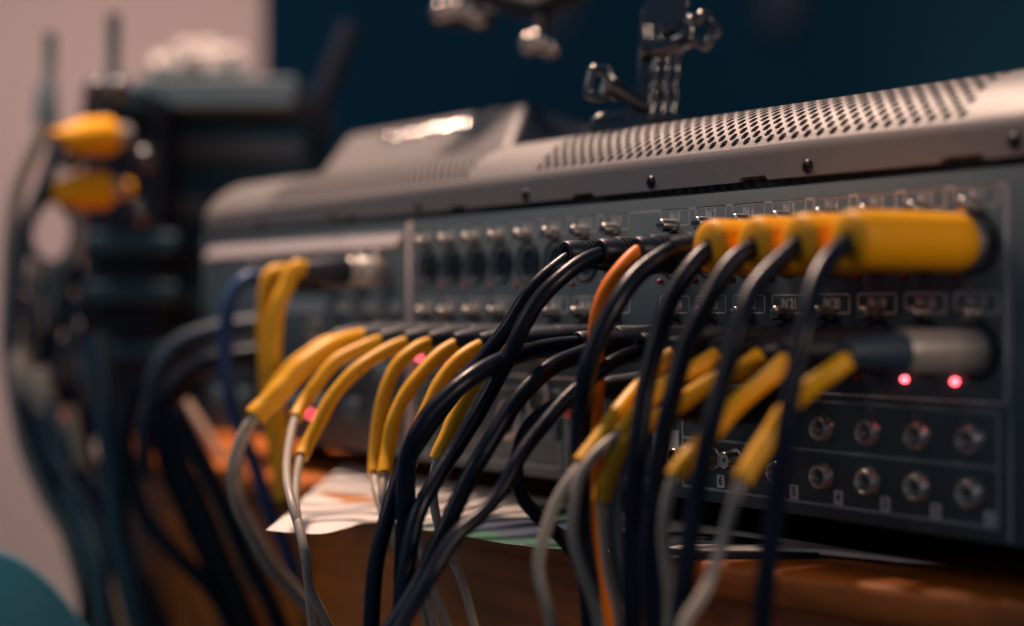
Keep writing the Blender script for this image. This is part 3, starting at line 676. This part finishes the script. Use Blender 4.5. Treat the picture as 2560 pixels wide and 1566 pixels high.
# lower thumbscrew: loop knob + cone shaft
def loop(c, w, h, r, ang, name, dz=0, squ=.7):
    pts = []
    for k in range(25):
        t = 2 * math.pi * k / 24; cx = abs(math.cos(t)) ** squ * math.copysign(1, math.cos(t)) * w; cy = abs(math.sin(t)) ** squ * math.copysign(1, math.sin(t)) * h
        a = math.radians(ang); pts.append(q(c[0] + cx * math.cos(a) - cy * math.sin(a), c[1] + cx * math.sin(a) + cy * math.cos(a), dz))
    MB().tube(pts, r, 12, cap=False).build(name, M['gloss'], mt)
loop((1440, 200), 20, 32, .0032, 12, 'thumbscrew_loop', -.010, .35)
MB().tube([q(1455, 205, -.010), q(1480, 215, -.008), q(1520, 238, -.002), q(1560, 262, .004), q(1615, 285, .01)], [.0078, .0062, .0045, .0042, .0040], 20).build('thumbscrew_shaft', M['gloss'], mt)
slab([(1538, 112), (1580, 112), (1596, 292), (1528, 262), (1534, 200)], .004, 'arm_core', 'gloss', .010)
# prongs of the arm
for i, (du, dz) in enumerate(((0, 0), (26, .006), (52, .012))):
    pts = [q(1560 + du, 290, dz), q(1572 + du, 240, dz), q(1572 + du, 200, dz), q(1578 + du, 150, dz), q(1585 + du, 105, dz), q(1588 + du, 60, dz)]
    MB().tube(spline(pts, 6), [.0026 + .0004 * math.sin(k * .9) for k in range(31)], 12, 1.0).build('arm_prong', M['gloss'], mt)
bar([q(1562, 278), q(1590, 284), q(1636, 284)], .0028, 'joint_pin')
bar([q(1545, 112), q(1580, 118), q(1625, 105), q(1650, 95)], .0060, 'joint_barrel')
slab([(1545, 20), (1560, 5), (1600, -40), (1665, -40), (1655, 25), (1635, 80), (1600, 105), (1560, 108), (1543, 90)], .018, 'top_clamp', 'gloss', .004)
bar([q(1548, 62), q(1552, 108)], .0022, 'clamp_rib'); bar([q(1562, 60), q(1566, 105)], .0022, 'clamp_rib'); bar([q(1590, 75), q(1622, 64)], .0024, 'clamp_rib')
MB().tube([q(1600, 110, .002), q(1640, 95, -.002), q(1668, 82, -.006)], [.0045, .0055, .0075], 20).build('thumbscrew_shaft', M['gloss'], mt)
pts = []
for k in range(31):
    t = 2 * math.pi * k / 30; rr = 33 + 6 * math.cos(5 * t); pts.append(q(1688 + rr * math.cos(t) * .95, 72 + rr * math.sin(t), -.008))
MB().tube(pts, .0034, 12, cap=False).build('thumbscrew_star', M['gloss'], mt)

# stand arm with chrome knobs, behind
st = thing('stand_arm', 'dark blurred stand arm high behind the console carrying chrome knobs', 'stand', tuple(atd(1200, -60, 1.3)))
MB().tube([atd(900, -160, 1.34) + Vector((-.05, .05, 1.2)), atd(890, -240, 1.34), atd(900, -160, 1.34), atd(1060, -40, 1.32), atd(1300, 20, 1.26), atd(1480, -60, 1.2)], [.008, .008, .008, .009, .009, .008], 14).build('arm_tube', M['inside'], st)
MB().tube([atd(1300, 20, 1.26), atd(1305, 60, 1.25), atd(1302, 110, 1.245)], [.006, .005, .004], 16).build('joint_block', M['inside'], st)
def ball(u, v, Z, r, m='chrome', name='chrome_knob', par=st):
    MB().lathe([(r * -math.cos(math.radians(a)), r * math.sin(math.radians(a))) for a in range(0, 181, 12)], atd(u, v, Z), (0, 0, 1), 20).build(name, M[m], par)
for u, v in ((1275, 105), (1296, 98), (1322, 112)): ball(u, v, 1.24, .0080, 'darkchrome')
for u, v in ((1058, 30), (1080, 26), (1104, 20), (1128, 30), (1150, 42), (1135, 10)): ball(u, v, 1.30, .0070, 'darkchrome')
MB().tube([atd(1040, 40, 1.33), atd(1190, 44, 1.33)], .008, 14).build('clamp_body', M['inside'], st)
for u, v, Z, r, lab in ((1310, 10, 5.70, .155, 'dim round disc on the dark back wall above the console, left of the camera mount'), (1850, 20, 4.75, .095, 'dim round disc on the dark back wall right of the camera mount')):
    o = MB().lathe([(0, r), (.01, r), (.02, r * .9), (.02, 0)], Vector((atd(u, v - 20, Z).x, 2.6, atd(u, v - 20, Z).z)), (0, -1, 0), 32).build('round_disc', M['disc']); tag(o, lab, 'disc')
# dim slanting stand left of hood
free_cable('slanted_pole', 'dark slanting pole faint against the dark background left of the hood', [atd(845, 60, 1.9), atd(790, 200, 1.9), atd(735, 330, 1.9), atd(700, 480, 1.9)], .012, 'black', None, 'pole')

# ================================================================== RACK ON THE LEFT
def rbox(name, lab, u0, v0, u1, v1, Z, depth, m, cat, rot=-6, bev=.004, group=None, parent=None):
    a = atd(u0, v0, Z); c = atd(u1, v1, Z); w = (Vector((c.x, c.y, 0)) - Vector((a.x, a.y, 0))); 
    d = Vector((-w.y, w.x, 0)).normalized() * depth
    if d.dot(fw) < 0: d = -d
    b = MB(); P0 = Vector((a.x, a.y, c.z)); P1 = Vector((c.x, c.y, c.z))
    b.prism([P0, P1, P1 + Vector((0, 0, a.z - c.z)), P0 + Vector((0, 0, a.z - c.z))], d)
    o = b.build(name, M[m], parent, bevel=bev)
    if parent is None: tag(o, lab, cat, group)
    return o
rk = thing('equipment_rack', 'dark blurred equipment rack left of the console in front of the pale wall', 'rack', tuple(atd(450, 1000, 1.75)))
rbox('rack_side', '', 372, 290, 735, 1060, 1.85, .4, 'rack', '', parent=rk)
rbox('rack_front', '', 195, 225, 385, 1000, 1.72, .12, 'black', '', parent=rk)
rbox('rack_lid', '', 320, 185, 712, 262, 1.80, .4, 'rack2', '', parent=rk)
rbox('rack_base', '', 45, 850, 400, 1060, 1.70, .3, 'black', '', parent=rk)
for v in (330, 470, 570, 700, 800): rbox('rack_shelf', '', 385, v, 725, v + 50, 1.84, .02, 'rack2' if v < 500 else 'rack', '', parent=rk)
for v in (560, 680, 830): rbox('rack_unit_face', '', 205, v, 425, v + 50, 1.70, .02, 'rack', '', parent=rk)
for u, v in ((235, 218), (286, 220), (350, 385), (335, 515), (250, 300), (170, 385)): 
    MB().lathe([(0, .011), (.012, .010), (.015, .006), (.0155, 0)], atd(u, v, 1.58), (-fw), 20).build('rack_knob', M['gloss'], rk)
# receiver antennas
rc = thing('wireless_receiver', 'blurred wireless receiver with two upright antennas at the top left', 'receiver', tuple(atd(200, 260, 1.62)))
rbox('receiver_case', '', 215, 205, 345, 262, 1.66, .1, 'rack', '', parent=rc)
MB().tube([atd(122, 80, 1.62), atd(118, 200, 1.62), atd(112, 215, 1.62), atd(112, 310, 1.62)], [.0055, .0055, .010, .011], 12).build('antenna', M['rack2'], rc)
MB().tube([atd(274, 35, 1.62), atd(272, 165, 1.62), atd(275, 220, 1.62)], [.0062, .0058, .011], 12).build('antenna', M['rack2'], rc)
# shiny bundle
b = MB()
for i in range(26):
    u = random.uniform(375, 580); v = 166 - 34 * math.exp(-((u - 480) / 90) ** 2) * random.random() - 5
    r = random.uniform(.010, .017); c = atd(u, v, 1.9 + random.uniform(-.02, .02))
    b.lathe([(r * -math.cos(math.radians(a)), r * math.sin(math.radians(a)) * (1 + .2 * math.sin(a))) for a in range(0, 181, 20)], c, (random.random() - .5, random.random() - .5, .6), 10)
tag(b.build('film_bundle', M['shiny']), 'pale shiny crumpled bundle lying on top of the dark rack', 'bundle')
# orange plugs
for lab, u0, u1, v in (('upper of the two blurred orange plugs at the left edge', 262, 135, 328), ('lower of the two blurred orange plugs at the left edge', 250, 120, 458), ):
    t = thing('orange_plug', lab, 'plug', tuple(atd(u0, v, 1.55)), 'orange plugs at the left rack')
    p0 = atd(u0, v, 1.55); p1 = atd(u1, v + 6, 1.50); d = (p1 - p0)
    MB().lathe([(0, .010), (d.length * .02, .0165), (d.length * .45, .0165), (d.length * .7, .012), (d.length * .95, .009), (d.length, .005)], p0, d, 24).build('plug_sleeve', M['amber'], t)
    MB().lathe([(-.02, .010), (0, .010), (.001, .008)], p0, d, 20).build('plug_shell', M['dull'], t)
t = MB().lathe([(0, .008), (.02, .008), (.024, .005)], atd(305, 455, 1.6), atd(280, 457, 1.58) - atd(305, 455, 1.6), 20).build('orange_plug', M['amber']); tag(t, 'small dim orange plug right of the lower orange plug', 'plug', 'orange plugs at the left rack')
# grey cable tangle
GL = 'grey cables tangled beside the left rack'
tang = [
    ('outer grey cable sweeping down the far left edge from the antenna', [(112, 300), (80, 370), (45, 450), (28, 560), (22, 700), (18, 830), (35, 960), (60, 1080), (110, 1200), (170, 1310), (200, 1420), (230, 1560)], 1.52, .0062, 'grey'),
    ('dark cable hugging the outer grey cable down the left edge', [(140, 330), (118, 420), (60, 560), (38, 700), (28, 830), (45, 960), (90, 1090), (140, 1200), (190, 1300), (240, 1400), (270, 1560)], 1.50, .0060, 'navy'),
    ('grey cable looped in a ring below the lower orange plug', [(150, 470), (105, 485), (72, 530), (70, 590), (100, 635), (150, 635), (178, 590), (178, 530), (150, 490)], 1.53, .0050, 'rack2'),
    ('grey cable hanging right of the ring from the lower plug', [(170, 480), (190, 540), (185, 620), (160, 700), (130, 760), (90, 800), (60, 850), (70, 930)], 1.53, .0055, 'grey'),
    ('pale grey cable coiled in the tangle below the ring', [(60, 700), (90, 650), (140, 680), (165, 740), (130, 800), (80, 830), (50, 790), (60, 710)], 1.54, .0055, 'grey'),
    ('thin grey cable slanting through the coil', [(100, 640), (115, 700), (150, 760), (190, 810), (220, 870), (215, 950)], 1.54, .0055, 'rack2'),
    ('grey cable running down the middle of the lower left bundle', [(120, 960), (140, 1050), (160, 1150), (190, 1250), (215, 1340), (240, 1450), (255, 1560)], 1.45, .0060, 'rack2'),
    ('light grey cable at the right side of the lower left bundle', [(170, 980), (180, 1060), (200, 1150), (215, 1250), (245, 1340), (270, 1440), (300, 1560)], 1.45, .0050, 'grey'),
    ('thin grey cable crossing the lower left bundle', [(90, 1000), (120, 1090), (180, 1180), (230, 1260), (255, 1350), (255, 1450), (270, 1560)], 1.44, .0045, 'navy'),
    ('brown shadowed cable beside the rust coloured plug', [(150, 1020), (175, 1110), (200, 1220), (205, 1330), (200, 1560)], 1.47, .0050, 'cable'),
    ('black cable crossing from the bundle to the wide blue cable', [(180, 1130), (230, 1200), (275, 1270), (320, 1350), (370, 1450), (410, 1560)], 1.42, .0062, 'cable'),
]
for lab, L, Z, r, m in tang: free_cable('tangled_cable', lab, fz(L, Z), r, m, GL)
for lab, u, v, m in (('dim pale connector in the dark lower left bundle', 55, 900, 'grey'), ('pale grey connector right of the dim one in the lower left bundle', 105, 945, 'grey'), ('rust coloured connector in the lower left bundle', 160, 1045, 'orange')):
    tag(MB().lathe([(-.022, .006), (-.018, .010), (.012, .011), (.022, .007)], atd(u, v, 1.5), (.2, .1, -1), 18).build('cable_connector', M[m]), lab, 'connector')
rs = random.Random(11)
for i, (tone, m) in enumerate((('dusty grey', 'grey'), ('dark', 'navy'), ('black', 'cable'), ('slate grey', 'rack2'), ('black', 'cable'), ('dusty grey', 'grey'), ('dark', 'navy'), ('black', 'cable'), ('slate grey', 'rack2'), ('black', 'cable'), ('dark', 'navy'), ('black', 'cable'))):
    u = 75 + 12 * i; pts = []
    for k in range(8):
        v = 640 + 130 * k
        pts.append((u + (26 * math.sin(k * 1.7 + i * 2.1) if k < 4 else 10 * math.sin(i + k)) + max(0, k - 2) * 30, v))
    free_cable('tangled_cable', 'thin %s strand, %s from left, in the blurred tangle below the rack' % (tone, ('first', 'second', 'third', 'fourth', 'fifth', 'sixth', 'seventh', 'eighth', 'ninth', 'tenth', 'eleventh', 'last')[i]), [atd(a, b_, 1.50 + .03 * rs.random()) for a, b_ in pts], .0030 + .0012 * rs.random(), m, 'thin strands in the left cable tangle', n=10)
# teal object bottom left
b = MB(); NU, NW = 22, 10; vs = []
for i in range(NU + 1):
    for j in range(NW + 1):
        u = -260 + 620 * i / NU; top = 1320 + 210 * max(0, (u + 40) / 260) ** 2 if u > -40 else 1320 + .02 * (u + 40) ** 2 / 10
        p = atd(u, top, 1.15 + .30 * j / NW); p.z -= .10 * (j / NW - .25) ** 2
        if j == 0: p = atd(u, top + 600, 1.12)
        vs.append(p)
fs = [(i * (NW + 1) + j, (i + 1) * (NW + 1) + j, (i + 1) * (NW + 1) + j + 1, i * (NW + 1) + j + 1) for i in range(NU) for j in range(NW)]
b.add(vs, fs, True); tag(b.build('teal_cushion', M['teal']), 'blurred teal fabric seat back in the bottom left corner', 'cushion')
